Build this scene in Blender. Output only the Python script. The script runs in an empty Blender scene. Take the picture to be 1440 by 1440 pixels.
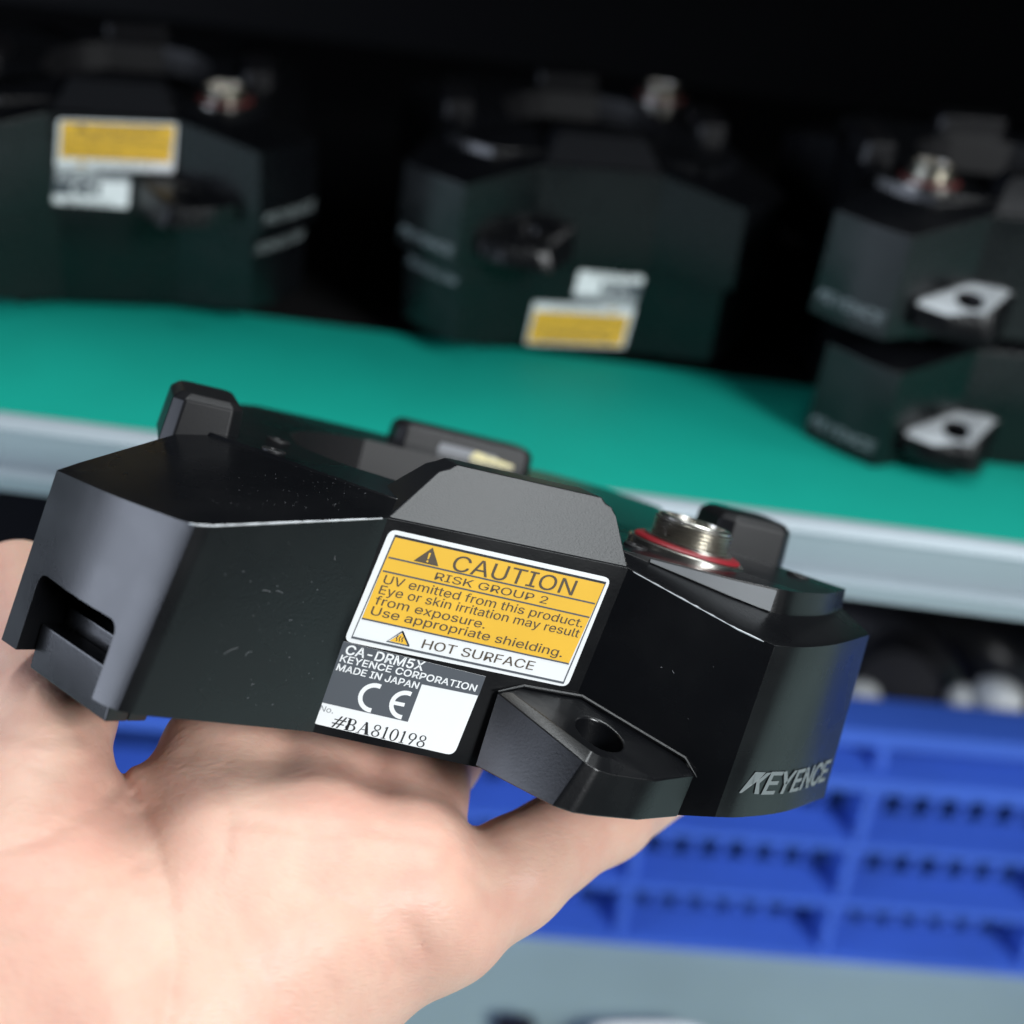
import bpy, bmesh, math, random
import numpy as np
from mathutils import Matrix, Vector
random.seed(7)
R_ = math.radians
scene = bpy.context.scene
C = scene.collection
MM = 0.001

# ------------------------------------------------------------------ camera
CAM_Z = 0.46                      # metres above the floor
def view_rot(roll, pit, yaw=0.0):
    c, s = math.cos, math.sin
    y, p, q = R_(yaw), R_(pit), R_(roll)
    R0 = np.array([[1, 0, 0], [0, 0, -1], [0, 1, 0]], float)
    Ry = np.array([[c(y), 0, -s(y)], [0, 1, 0], [s(y), 0, c(y)]])
    Rx = np.array([[1, 0, 0], [0, c(p), -s(p)], [0, s(p), c(p)]])
    Rz = np.array([[c(q), -s(q), 0], [s(q), c(q), 0], [0, 0, 1]])
    return Rz @ Rx @ Ry @ R0
RC = view_rot(7.3, 30.0)          # world -> optical axes (x right, y down, z forward)
cam_d = bpy.data.cameras.new('camera')
cam = bpy.data.objects.new('camera', cam_d); C.objects.link(cam)
rw = RC.T @ np.diag([1, -1, -1])
M = np.eye(4); M[:3, :3] = rw; M[:3, 3] = (0, 0, CAM_Z)
cam.matrix_world = Matrix(M.tolist())
cam_d.sensor_width = 36.0; cam_d.lens = 36.0 * 1900 / 1440
cam_d.clip_start = 0.01; cam_d.clip_end = 20
cam_d.dof.use_dof = True; cam_d.dof.focus_distance = 0.186
cam_d.dof.aperture_fstop = 12.2
scene.camera = cam

# ------------------------------------------------------------------ world and lamps (indoor work bench)
w = bpy.data.worlds.new('World'); scene.world = w; w.use_nodes = True
bg = w.node_tree.nodes['Background']; bg.inputs[0].default_value = (0.75, 0.88, 1.0, 1); bg.inputs[1].default_value = 0.007
def area(name, loc, target, sx, sy, power, col):
    d = bpy.data.lights.new(name, 'AREA'); d.shape = 'RECTANGLE'; d.size = sx; d.size_y = sy
    d.energy = power; d.color = col
    o = bpy.data.objects.new(name, d); C.objects.link(o)
    o.location = loc
    o.rotation_euler = (Vector(target) - Vector(loc)).to_track_quat('-Z', 'Y').to_euler()
    return o
area('ceiling_tube_right', (0.86, 0.75, 2.0), (0.86, 0.75, 0.0), 0.70, 1.3, 27, (0.93, 0.98, 1.0))
area('ceiling_tube_middle', (-0.14, 0.45, 2.0), (-0.14, 0.45, 0.0), 0.26, 1.1, 15, (0.93, 0.98, 1.0))
area('ceiling_panel_behind', (1.22, -0.98, 1.32), (0.05, 0.25, 0.35), 0.6, 0.5, 42, (0.95, 0.98, 1.0))
area('window_at_left', (-1.52, -0.30, 0.60), (-0.05, 0.2, 0.4), 1.2, 0.70, 19, (0.74, 0.82, 1.0))
scene.view_settings.view_transform = 'Standard'; scene.view_settings.look = 'None'
scene.view_settings.exposure = 0.0; scene.view_settings.gamma = 1.0
scene.cycles.use_denoising = True
scene.cycles.max_bounces = 8

# ------------------------------------------------------------------ materials
def mat(name, col, rough=0.5, metal=0.0, spec=0.5, bump=None, var=None, sss=None, coat=0.0):
    """bump=(scale per metre, strength, distance); var=(scale, amount) colour variation"""
    m = bpy.data.materials.new(name); m.use_nodes = True
    nt = m.node_tree; b = nt.nodes['Principled BSDF']
    b.inputs['Base Color'].default_value = (*col, 1); b.inputs['Roughness'].default_value = rough
    b.inputs['Metallic'].default_value = metal; b.inputs['Specular IOR Level'].default_value = spec
    b.inputs['Coat Weight'].default_value = coat
    tc = nt.nodes.new('ShaderNodeTexCoord')
    if bump:
        n = nt.nodes.new('ShaderNodeTexNoise'); n.inputs['Scale'].default_value = bump[0]; n.inputs['Detail'].default_value = 3
        bp = nt.nodes.new('ShaderNodeBump'); bp.inputs['Strength'].default_value = bump[1]; bp.inputs['Distance'].default_value = bump[2]
        nt.links.new(tc.outputs['Object'], n.inputs['Vector']); nt.links.new(n.outputs['Fac'], bp.inputs['Height'])
        nt.links.new(bp.outputs['Normal'], b.inputs['Normal'])
    if var:
        n2 = nt.nodes.new('ShaderNodeTexNoise'); n2.inputs['Scale'].default_value = var[0]; n2.inputs['Detail'].default_value = 4
        hsv = nt.nodes.new('ShaderNodeHueSaturation'); hsv.inputs['Color'].default_value = (*col, 1)
        mr = nt.nodes.new('ShaderNodeMapRange'); mr.inputs['From Min'].default_value = 0.3; mr.inputs['From Max'].default_value = 0.7
        mr.inputs['To Min'].default_value = 1 - var[1]; mr.inputs['To Max'].default_value = 1 + var[1]
        nt.links.new(tc.outputs['Object'], n2.inputs['Vector']); nt.links.new(n2.outputs['Fac'], mr.inputs['Value'])
        nt.links.new(mr.outputs['Result'], hsv.inputs['Value']); nt.links.new(hsv.outputs['Color'], b.inputs['Base Color'])
    if sss:
        b.inputs['Subsurface Weight'].default_value = sss[0]
        b.inputs['Subsurface Radius'].default_value = sss[1]
        b.inputs['Subsurface Scale'].default_value = sss[2]
    return m
M_BLACK = mat('black_powder_coat', (0.0028, 0.0031, 0.0040), 0.27, bump=(2600, 0.7, 0.000016))
def rough_var(m, lo, hi, sc):
    nt = m.node_tree; b = nt.nodes['Principled BSDF']; tc = nt.nodes.new('ShaderNodeTexCoord')
    n = nt.nodes.new('ShaderNodeTexNoise'); n.inputs['Scale'].default_value = sc; n.inputs['Detail'].default_value = 6
    mr = nt.nodes.new('ShaderNodeMapRange'); mr.inputs['From Min'].default_value = .35; mr.inputs['From Max'].default_value = .65
    mr.inputs['To Min'].default_value = lo; mr.inputs['To Max'].default_value = hi
    nt.links.new(tc.outputs['Object'], n.inputs['Vector']); nt.links.new(n.outputs['Fac'], mr.inputs['Value']); nt.links.new(mr.outputs['Result'], b.inputs['Roughness'])
rough_var(M_BLACK, .24, .33, 70)
M_COVER = mat('grey_black_cover', (0.007, 0.0075, 0.009), 0.36, spec=0.5, bump=(3000, 1.0, 0.000026))
M_PLATE = mat('black_anodised', (0.006, 0.0065, 0.008), 0.22, bump=(1500, 0.10, 0.00003))
M_STEEL = mat('nickel_thread', (0.62, 0.60, 0.55), 0.27, metal=1.0)
M_ALU = mat('bare_aluminium', (0.16, 0.17, 0.18), 0.45, metal=0.3, bump=(900, .2, .00005))
M_RED = mat('red_gasket', (0.20, 0.008, 0.014), 0.45)
M_RED_SHADE = mat('shaded_red_gasket', (0.09, 0.008, 0.01), 0.6)  # gasket red darkened to paint the dimmer light on the shelf units
M_WHITE = mat('white_label', (0.80, 0.82, 0.83), 0.32, var=(60, .03))
M_YELL = mat('yellow_print', (0.80, 0.47, 0.045), 0.34, var=(90, .05))
M_INK = mat('brown_ink', (0.075, 0.055, 0.035), 0.45)
M_GINK = mat('grey_ink', (0.075, 0.085, 0.10), 0.40)
M_GINK2 = mat('light_grey_ink', (0.22, 0.23, 0.25), 0.45)
M_KINK = mat('black_ink', (0.012, 0.012, 0.014), 0.45)
M_LOGO = mat('grey_logo_print', (0.16, 0.18, 0.185), 0.55)
M_FOOT = mat('black_rubber_foot', (0.005, 0.005, 0.006), 0.42, spec=0.28, bump=(2600, 0.5, 0.00002))
M_DUST = mat('dust', (0.22, 0.225, 0.24), 0.8)
M_AMBER = mat('painted_yellow_reflection', (0.62, 0.55, 0.28), 0.35, var=(900, .3))
M_VOID = mat('bore_black', (0.004, 0.004, 0.005), 0.5)
M_GREEN = mat('green_rubber_mat', (0.002, 0.29, 0.22), 0.7, spec=0.2, bump=(1800, 0.25, 0.00006), var=(25, .05))
M_PROF = mat('aluminium_profile', (0.38, 0.44, 0.48), 0.45, metal=0.3, bump=(500, .1, .0001), var=(14, .05))
M_PLIP = mat('white_edge_strip', (0.80, 0.83, 0.84), 0.35)
M_DARK = mat('dark_steel', (0.003, 0.003, 0.0035), 0.7, spec=0.25)
M_BLUE = mat('blue_plastic', (0.048, 0.13, 0.60), 0.42, bump=(900, 0.2, 0.0001), var=(18, .08))
M_FLOOR = mat('grey_green_board', (0.37, 0.50, 0.485), 0.5, bump=(400, 0.15, 0.0002), var=(9, .10))
M_HOSE = mat('black_rubber', (0.02, 0.02, 0.024), 0.36)
M_PLUG = mat('white_plastic', (0.80, 0.83, 0.84), 0.22)

def skin_mat():
    m = mat('skin', (0.66, 0.40, 0.30), 0.46, spec=0.4, sss=(0.28, (1.0, 0.30, 0.16), 0.0022))
    nt = m.node_tree; b = nt.nodes['Principled BSDF']
    tc = nt.nodes.new('ShaderNodeTexCoord')
    def noise(sc, det, dist=0.0):
        n = nt.nodes.new('ShaderNodeTexNoise'); n.inputs['Scale'].default_value = sc; n.inputs['Detail'].default_value = det; n.inputs['Distortion'].default_value = dist
        nt.links.new(tc.outputs['Object'], n.inputs['Vector']); return n
    # blotchy redness, two sizes
    a, c = noise(48, 6, .6), noise(260, 4)
    mx = nt.nodes.new('ShaderNodeMath'); mx.operation = 'MULTIPLY_ADD'; mx.inputs[1].default_value = .45
    nt.links.new(c.outputs['Fac'], mx.inputs[0]); nt.links.new(a.outputs['Fac'], mx.inputs[2])
    r = nt.nodes.new('ShaderNodeValToRGB')
    r.color_ramp.elements[0].position = .55; r.color_ramp.elements[0].color = (0.655, 0.365, 0.285, 1)
    r.color_ramp.elements[1].position = .90; r.color_ramp.elements[1].color = (0.69, 0.445, 0.345, 1)
    nt.links.new(mx.outputs[0], r.inputs['Fac']); nt.links.new(r.outputs['Color'], b.inputs['Base Color'])
    # fine skin lines: stretched cells plus pores
    mp = nt.nodes.new('ShaderNodeMapping'); mp.inputs['Rotation'].default_value = (0.3, 0.5, 0.2); mp.inputs['Scale'].default_value = (1.0, 1.0, 2.4)
    vo = nt.nodes.new('ShaderNodeTexVoronoi'); vo.feature = 'DISTANCE_TO_EDGE'; vo.inputs['Scale'].default_value = 520
    nt.links.new(tc.outputs['Object'], mp.inputs['Vector']); nt.links.new(mp.outputs['Vector'], vo.inputs['Vector'])
    b1 = nt.nodes.new('ShaderNodeBump'); b1.inputs['Strength'].default_value = .5; b1.inputs['Distance'].default_value = .00012
    b2 = nt.nodes.new('ShaderNodeBump'); b2.inputs['Strength'].default_value = .6; b2.inputs['Distance'].default_value = .0005
    n3 = noise(190, 5, .4)
    nt.links.new(vo.outputs['Distance'], b1.inputs['Height']); nt.links.new(n3.outputs['Fac'], b2.inputs['Height'])
    nt.links.new(b2.outputs['Normal'], b1.inputs['Normal']); nt.links.new(b1.outputs['Normal'], b.inputs['Normal'])
    return m
M_SKIN = skin_mat()

# ------------------------------------------------------------------ mesh helpers
def mesh_of(name, verts, faces, m, smooth=None, scale=MM):
    me = bpy.data.meshes.new(name)
    me.from_pydata([tuple(float(c) * scale for c in v) for v in verts], [], [tuple(int(i) for i in f) for f in faces])
    bm = bmesh.new(); bm.from_mesh(me)
    bmesh.ops.recalc_face_normals(bm, faces=bm.faces)
    bm.to_mesh(me); bm.free()
    me.materials.append(m)
    if smooth is not None:
        for p in me.polygons: p.use_smooth = True
        me.set_sharp_from_angle(angle=R_(smooth))
    me.update()
    return me
def link(name, me, parent=None, mw=None):
    o = bpy.data.objects.new(name, me); C.objects.link(o)
    if parent: o.parent = parent
    if mw is not None: o.matrix_local = mw
    return o
def tag(o, label=None, cat=None, group=None, kind=None):
    if label: o['label'] = label
    if cat: o['category'] = cat
    if group: o['group'] = group
    if kind: o['kind'] = kind
    return o
def bevelled(me, width, seg=2, angle=25, smooth=30, cut=None):
    """bake a bevel (and a boolean cut) into a mesh"""
    o = bpy.data.objects.new('tmp', me); C.objects.link(o)
    co = None
    if cut:
        co = bpy.data.objects.new('tmpcut', cut); C.objects.link(co)
        b = o.modifiers.new('cut', 'BOOLEAN'); b.operation = 'DIFFERENCE'; b.object = co; b.solver = 'EXACT'
    bv = o.modifiers.new('bevel', 'BEVEL'); bv.width = width * MM; bv.segments = seg
    bv.limit_method = 'ANGLE'; bv.angle_limit = R_(angle)
    dg = bpy.context.evaluated_depsgraph_get(); dg.update()
    out = bpy.data.meshes.new_from_object(o.evaluated_get(dg))
    for x in (o, co):
        if x: bpy.data.objects.remove(x)
    for p in out.polygons: p.use_smooth = True
    out.set_sharp_from_angle(angle=R_(smooth))
    # large flat faces keep their own normal
    o = bpy.data.objects.new('tmp', out); C.objects.link(o)
    wn = o.modifiers.new('wn', 'WEIGHTED_NORMAL'); wn.mode = 'FACE_AREA'; wn.weight = 100; wn.keep_sharp = True
    dg = bpy.context.evaluated_depsgraph_get(); dg.update()
    out = bpy.data.meshes.new_from_object(o.evaluated_get(dg)); bpy.data.objects.remove(o)
    out.name = me.name
    return out
def box_vf(x0, x1, y0, y1, z0, z1):
    v = [(x, y, z) for z in (z0, z1) for y in (y0, y1) for x in (x0, x1)]
    f = [(0, 2, 3, 1), (4, 5, 7, 6), (0, 1, 5, 4), (2, 6, 7, 3), (0, 4, 6, 2), (1, 3, 7, 5)]
    return v, f
def prism(poly, off, cap=True):
    """3D polygon swept by a vector"""
    n = len(poly); v = [tuple(p) for p in poly] + [tuple(np.array(p) + off) for p in poly]
    f = [tuple(range(n)), tuple(range(2 * n - 1, n - 1, -1))] + [(i, (i + 1) % n, n + (i + 1) % n, n + i) for i in range(n)]
    return v, f
def loft(rings, closed=False, cap0=False, cap1=False):
    n = len(rings[0]); v = [tuple(p) for r in rings for p in r]; f = []
    k = len(rings)
    for a in range(k if closed else k - 1):
        b = (a + 1) % k
        for i in range(n):
            j = (i + 1) % n
            f.append((a * n + i, a * n + j, b * n + j, b * n + i))
    if cap0: f.append(tuple(range(n - 1, -1, -1)))
    if cap1: f.append(tuple((k - 1) * n + i for i in range(n)))
    return v, f
def lathe(prof, n=40, cx=0, cy=0):
    rings = [[(cx + r * math.cos(2 * math.pi * i / n), cy + r * math.sin(2 * math.pi * i / n), z) for i in range(n)] for r, z in prof]
    return loft(rings, cap0=True, cap1=True)
def tube(pts, r, n=8, closed=False):
    pts = [np.array(p, float) for p in pts]; rings = []
    up = np.array((0.1, 0.2, 1.0))
    for i, p in enumerate(pts):
        a = pts[max(i - 1, 0)]; b = pts[min(i + 1, len(pts) - 1)]
        t = (b - a) / (np.linalg.norm(b - a) + 1e-9)
        u = np.cross(t, up); u /= np.linalg.norm(u) + 1e-9; w_ = np.cross(t, u)
        rr = r[i] if isinstance(r, (list, tuple)) else r
        rings.append([p + rr * (math.cos(2 * math.pi * k / n) * u + math.sin(2 * math.pi * k / n) * w_) for k in range(n)])
    return loft(rings, cap0=True, cap1=True)
class VF:
    def __init__(s): s.v = []; s.f = []
    def add(s, vf):
        b = len(s.v); s.v += list(vf[0]); s.f += [tuple(i + b for i in f) for f in vf[1]]; return s

# ------------------------------------------------------------------ lettering (flat print)
import os
def sans_font():
    try:
        d = bpy.utils.system_resource('DATAFILES', path='fonts')
        return bpy.data.fonts.load(os.path.join(d, 'Inter.woff2'))
    except Exception:
        return None
FONT = sans_font()
from mathutils.geometry import tessellate_polygon
def glyphs(text, bold=0.0, spacing=1.0):
    """outlines of the type, each contour filled on its own so that overlapping strokes stay solid"""
    cu = bpy.data.curves.new('t', 'FONT'); cu.body = text; cu.size = 1.0; cu.space_character = spacing
    if FONT: cu.font = FONT
    o = bpy.data.objects.new('t', cu); C.objects.link(o)
    dg = bpy.context.evaluated_depsgraph_get(); dg.update()
    k = o.evaluated_get(dg).to_curve(dg)
    polys = []
    for sp in k.splines:
        pts = []
        if sp.type == 'BEZIER':
            bp = sp.bezier_points
            for a, b in zip(bp, list(bp[1:]) + [bp[0]]):
                p = [np.array(q[:2]) for q in (a.co, a.handle_right, b.handle_left, b.co)]
                straight = abs(np.cross(p[1] - p[0], p[3] - p[0])) + abs(np.cross(p[2] - p[0], p[3] - p[0])) < 1e-6
                for t in ((0,) if straight else (0, .25, .5, .75)):
                    pts.append((1 - t) ** 3 * p[0] + 3 * t * (1 - t) ** 2 * p[1] + 3 * t * t * (1 - t) * p[2] + t ** 3 * p[3])
        else:
            pts = [np.array(q.co[:2]) for q in sp.points]
        q = [pts[0]]
        for p in pts[1:]:
            if np.linalg.norm(p - q[-1]) > 1e-5: q.append(p)
        if np.linalg.norm(q[0] - q[-1]) < 1e-5: q.pop()
        if len(q) > 2: polys.append(np.array(q))
    o.evaluated_get(dg).to_curve_clear(); bpy.data.objects.remove(o); bpy.data.curves.remove(cu)
    area2 = lambda p: (p[:, 0] * np.roll(p[:, 1], -1) - np.roll(p[:, 0], -1) * p[:, 1]).sum()
    if bold:
        out = []
        for p in polys:
            d = np.roll(p, -1, 0) - p; n1 = np.c_[d[:, 1], -d[:, 0]]; n1 /= np.linalg.norm(n1, axis=1)[:, None] + 1e-9
            n = n1 + np.roll(n1, 1, 0); n /= np.linalg.norm(n, axis=1)[:, None] + 1e-9
            out.append(p + n * bold * SGN)
        polys = out
    sg = [area2(p) * SGN for p in polys]
    outer = [p for p, a in zip(polys, sg) if a > 0]; holes = [p for p, a in zip(polys, sg) if a <= 0]
    def inside(pt, p):
        c = False; j = len(p) - 1
        for i in range(len(p)):
            if (p[i][1] > pt[1]) != (p[j][1] > pt[1]) and pt[0] < (p[j][0] - p[i][0]) * (pt[1] - p[i][1]) / (p[j][1] - p[i][1]) + p[i][0]: c = not c
            j = i
        return c
    V = []; F = []
    for p in outer:
        grp = [p] + [h for h in holes if inside(h[0], p)]
        tri = tessellate_polygon([[Vector((x, y, 0)) for x, y in g] for g in grp])
        b = len(V)
        for g in grp: V += list(g)
        F += [tuple(b + i for i in t) for t in tri]
    return np.array(V), F
SGN = 1
_p = glyphs('I')
if len(_p[0]) == 0: SGN = -1
_h = glyphs('H')[0]; CAP = _h[:, 1].max()
def text_on(text, p0, p1, up, y, bold=0.0, spacing=1.0):
    """text from baseline point p0 to p1 in the x/z plane at depth y"""
    v, f = glyphs(text, bold, spacing)
    s = (v[:, 0] - v[:, 0].min()) / (v[:, 0].max() - v[:, 0].min()); t = v[:, 1] / CAP
    p0, p1, up = map(np.array, (p0, p1, up))
    q = p0 + s[:, None] * (p1 - p0) + t[:, None] * up
    return [(a, y, b) for a, b in q], f
def flat(poly, y): return [(a, y, b) for a, b in poly], [tuple(range(len(poly)))]
def strip(pts, wd, y):
    """flat line of width wd along points in the x/z plane"""
    pts = [np.array(p, float) for p in pts]; L = []; Rr = []
    for i, p in enumerate(pts):
        a = pts[max(i - 1, 0)]; b = pts[min(i + 1, len(pts) - 1)]
        t = (b - a) / np.linalg.norm(b - a); n = np.array((-t[1], t[0])) * wd / 2
        L.append(p + n); Rr.append(p - n)
    k = len(pts); v = [(a, y, b) for a, b in L + Rr]
    return v, [(i, i + 1, k + i + 1, k + i) for i in range(k - 1)]
def ringseg(cx, cz, rx, rz, wd, a0, a1, y, n=18):
    return strip([(cx + rx * math.cos(R_(a0 + (a1 - a0) * i / n)), cz + rz * math.sin(R_(a0 + (a1 - a0) * i / n))) for i in range(n + 1)], wd, y)
def rounded(poly, r, n=5):
    out = []; k = len(poly)
    for i in range(k):
        p = np.array(poly[i], float); a = np.array(poly[i - 1], float); b = np.array(poly[(i + 1) % k], float)
        d1 = (a - p) / np.linalg.norm(a - p); d2 = (b - p) / np.linalg.norm(b - p)
        for j in range(n + 1):
            t = j / n
            out.append((1 - t) ** 2 * (p + d1 * r) + 2 * t * (1 - t) * p + t * t * (p + d2 * r))
    return out
YP = -46.0       # plane of the label panel
def warning_label_meshes():
    quad = [(-15.02, 31.0), (17.18, 32.21), (15.95, 15.7), (-16.58, 14.85)]
    inner = [(-14.07, 30.31), (16.56, 31.38), (15.17, 16.2), (-15.7, 15.63)]
    l3 = [(-15.13, 18.45), (15.05, 19.01)]
    base = mesh_of('warning_label', *prism([(a, YP - .12, b) for a, b in rounded(quad, 1.1)], np.array((0, .14, 0))), M_WHITE)
    yel = mesh_of('yellow_field', *flat([inner[0], inner[1], l3[1], l3[0]], YP - .15), M_YELL)
    g = VF()
    g.add(strip(inner + [inner[0], inner[1]], .34, YP - .175))
    for a, b in ([(-14.1, 27.3), (15.99, 28.18)], [(-14.29, 25.36), (15.84, 26.12)], l3):
        g.add(strip([a, b], .22, YP - .18))
    # hot-surface triangle outline
    t2 = [(-9.27, 18.0), (-7.84, 16.25), (-10.94, 16.2)]
    g.add(strip(t2 + t2[:2], .26, YP - .20))
    frame = mesh_of('printed_frame', g.v, g.f, M_GINK)
    t = VF()
    Y = YP - .21
    for s, a, b, u in [('CAUTION', (-5.41, 27.73), (12.36, 28.5), (0.2, 2.19)), ('RISK GROUP 2', (-7.22, 25.93), (9.13, 26.45), (0.09, 1.04)),
                       ('UV emitted from this product.', (-13.85, 23.75), (15.2, 24.47), (0.12, 1.2)), ('Eye or skin irritation may result', (-14.0, 22.26), (15.11, 22.95), (0.11, 1.2)),
                       ('from exposure.', (-14.15, 20.74), (1.62, 21.02), (0.11, 1.2)), ('Use appropriate shielding.', (-14.25, 19.24), (13.67, 19.7), (0.11, 1.2)),
                       ('HOT SURFACE', (-6.11, 16.39), (10.18, 16.94), (0.12, 1.28))]:
        t.add(text_on(s, a, b, u, Y))
    # caution triangle with its mark left open
    T = [np.array(p) for p in ((-8.7, 30.05), (-7.2, 27.8), (-10.7, 27.7))]
    t.add(flat(T, Y))
    ink = mesh_of('lettering', t.v, t.f, M_INK)
    e = VF(); Y2 = YP - .23
    c = (T[0] + T[1] + T[2]) / 3
    e.add(flat([c + (-.13, .75), c + (.17, .77), c + (.08, -.12), c + (-.10, -.12)], Y2)); e.add(flat([c + (-.14, -.30), c + (.12, -.30), c + (.12, -.55), c + (-.14, -.55)], Y2))
    e.add(flat([np.array(p) for p in ((-9.25, 17.75), (-8.1, 16.35), (-10.62, 16.32))], YP - .19))
    mark = mesh_of('mark', e.v, e.f, M_YELL)
    h = VF()
    for k in range(3):
        h.add(strip([(-9.75 + k * .38 + .08 * math.sin(j * 1.4), 16.55 + j * .13) for j in range(7)], .14, YP - .205))
    heat = mesh_of('heat_mark', h.v, h.f, M_INK)
    return base, [('yellow_field', yel), ('printed_frame', frame), ('lettering', ink), ('caution_mark', mark), ('heat_mark', heat)]
def ring_glyph(cx, cz, rx, rz, thick, thin, n=20):
    o = [(cx + rx * math.cos(2 * math.pi * i / n), cz + rz * math.sin(2 * math.pi * i / n)) for i in range(n)]
    q = [(cx + (rx - thick) * math.cos(2 * math.pi * i / n), cz + (rz - thin) * math.sin(2 * math.pi * i / n)) for i in range(n)]
    return o + q, [(i, (i + 1) % n, n + (i + 1) % n, n + i) for i in range(n)]
def serif_text(s, p0, p1, up, y):
    """serif figures of the serial number; each glyph in a 0..1 x 0..1 cell"""
    def rect(a, b, c, d): return [(a, b), (c, b), (c, d), (a, d)], [(0, 1, 2, 3)]
    def quad(*q): return list(q), [(0, 1, 2, 3)]
    G = {'#': [quad((.10, .0), (.22, .0), (.62, 1), (.50, 1)), quad((.42, .0), (.54, .0), (.94, 1), (.82, 1)), quad((.02, .30), (.90, .30), (.92, .38), (.04, .38)), quad((.10, .62), (.98, .62), (1, .70), (.12, .70))],
         'B': [rect(.12, 0, .34, 1), rect(0, 0, .5, .05), rect(0, .95, .5, 1), ring_glyph(.46, .27, .42, .27, .17, .055), ring_glyph(.44, .75, .35, .25, .15, .055)],
         'A': [quad((.10, .0), (.17, .0), (.54, 1), (.47, 1)), quad((.66, 0), (.93, 0), (.58, 1), (.42, 1)), rect(.28, .33, .68, .39), rect(0, 0, .28, .05), rect(.60, 0, 1, .05)],
         '8': [ring_glyph(.5, .26, .40, .26, .16, .06), ring_glyph(.5, .76, .34, .24, .14, .06)],
         '1': [rect(.39, 0, .61, 1), rect(.20, 0, .80, .06), quad((.24, .84), (.42, .88), (.42, .98), (.24, .88))],
         '0': [ring_glyph(.5, .5, .42, .51, .18, .06)],
         '9': [ring_glyph(.5, .70, .40, .30, .17, .06), quad((.74, .66), (.87, .70), (.50, .0), (.34, .03))]}
    wd = {'#': 1.2, 'B': 1.05, 'A': 1.2, '1': .70}
    tot = sum(wd.get(c, .9) for c in s); x = 0; out = VF()
    p0, p1, up = map(np.array, (p0, p1, up))
    for c in s:
        wc = wd.get(c, .9)
        for v, f in G[c]:
            q = [p0 + (x + a * wc * 1.0) / tot * (p1 - p0) + b * up for a, b in v]
            out.add(([(a, y, b) for a, b in q], f))
        x += wc
    return out.v, out.f
def rating_label_meshes():
    low = [(-16.58, 14.80), (3.96, 14.53), (3.02, 2.58), (-17.88, 2.94)]
    dark = [(-16.58, 14.80), (3.96, 14.53), (3.82, 11.67), (-4.46, 11.47), (-4.79, 5.9), (-17.66, 6.01)]
    corners = [np.array(low[0]), np.array(low[1])] + list(rounded(low, 1.2))[12:]
    base = mesh_of('rating_label', *prism([(a, YP - .06, b) for a, b in corners], np.array((0, .08, 0))), M_WHITE)
    fld = mesh_of('grey_field', *flat(dark, YP - .085), M_GINK)
    t = VF(); Y = YP - .11
    t.add(text_on('CA-DRM5X', (-16.02, 13.2), (-4.96, 13.33), (0.13, 1.28), Y, .018))
    t.add(text_on('KEYENCE CORPORATION', (-16.38, 12.05), (3.15, 12.15), (0.09, 0.94), Y, .016))
    t.add(text_on('MADE IN JAPAN', (-16.49, 10.78), (-4.88, 10.71), (0.09, 0.93), Y, .016))
    t.add(ringseg(-10.35, 8.15, 1.85, 1.78, .62, 75, 275, Y))
    t.add(ringseg(-5.95, 8.1, 1.80, 1.75, .62, 75, 275, Y)); t.add(strip([(-7.6, 8.1), (-5.95, 8.13)], .52, Y - .004))
    wh = mesh_of('lettering', t.v, t.f, M_WHITE)
    k = mesh_of('serial_number', *serif_text('#BA810198', (-15.0, 2.98), (-1.42, 2.75), (0.17, 1.75), YP - .085), M_KINK)
    n = mesh_of('number_mark', *text_on('No.', (-17.04, 4.85), (-15.16, 4.81), (0.08, 0.78), YP - .085), M_GINK2)
    return base, [('grey_field', fld), ('lettering', wh), ('serial_number', k), ('number_mark', n)]

# ------------------------------------------------------------------ ring light
# per outline point: rim (x, y, z), base (x, z), inner roof (x, y, z of wall foot)
FRONT = [
 ((-57.3, -33, 25.2), (-58.4, 1.1), (-40.5, -12, 32.6)),
 ((-49.5, -46, 26.2), (-51.1, 2.0), (-36.5, -17, 32.9)),
 ((-42.3, -54.5, 26.9), (-44.9, 2.4), (-31.5, -21.5, 33.2)),
 ((-40.2, -55.8, 27.1), (-43.0, 2.5), (-29, -24.5, 33.3)),
 ((-38.2, -55.7, 27.5), (-41.0, 2.4), (-27, -27, 33.5)),
 ((-17.8, -47.2, 32.0), (-19.3, 1.9), (-15.6, -38.8, 34.1)),
 ((-15.7, -46, 32.3), (-17.0, 1.7), (-14, -40, 34.2)),
 ((19.2, -46, 34.2), (16.8, 1.6), (19.5, -41.5, 35.7)),
 ((34.3, -54, 31.1), (34.2, 3.4), (35.5, -45.4, 34.0)),
 ((38.9, -56.5, 30.6), (38.7, 5.1), (42.6, -46, 33.4)),
 ((43.8, -55.5, 31.2), (43.5, 5.6), (46.5, -45, 33.5)),
 ((52.3, -50, 32.0), (53.3, 6.0), (55.5, -39, 34.1)),
 ((64.8, -38, 32.8), (66.8, 5.8), (63.6, -30, 34.7))]
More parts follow.
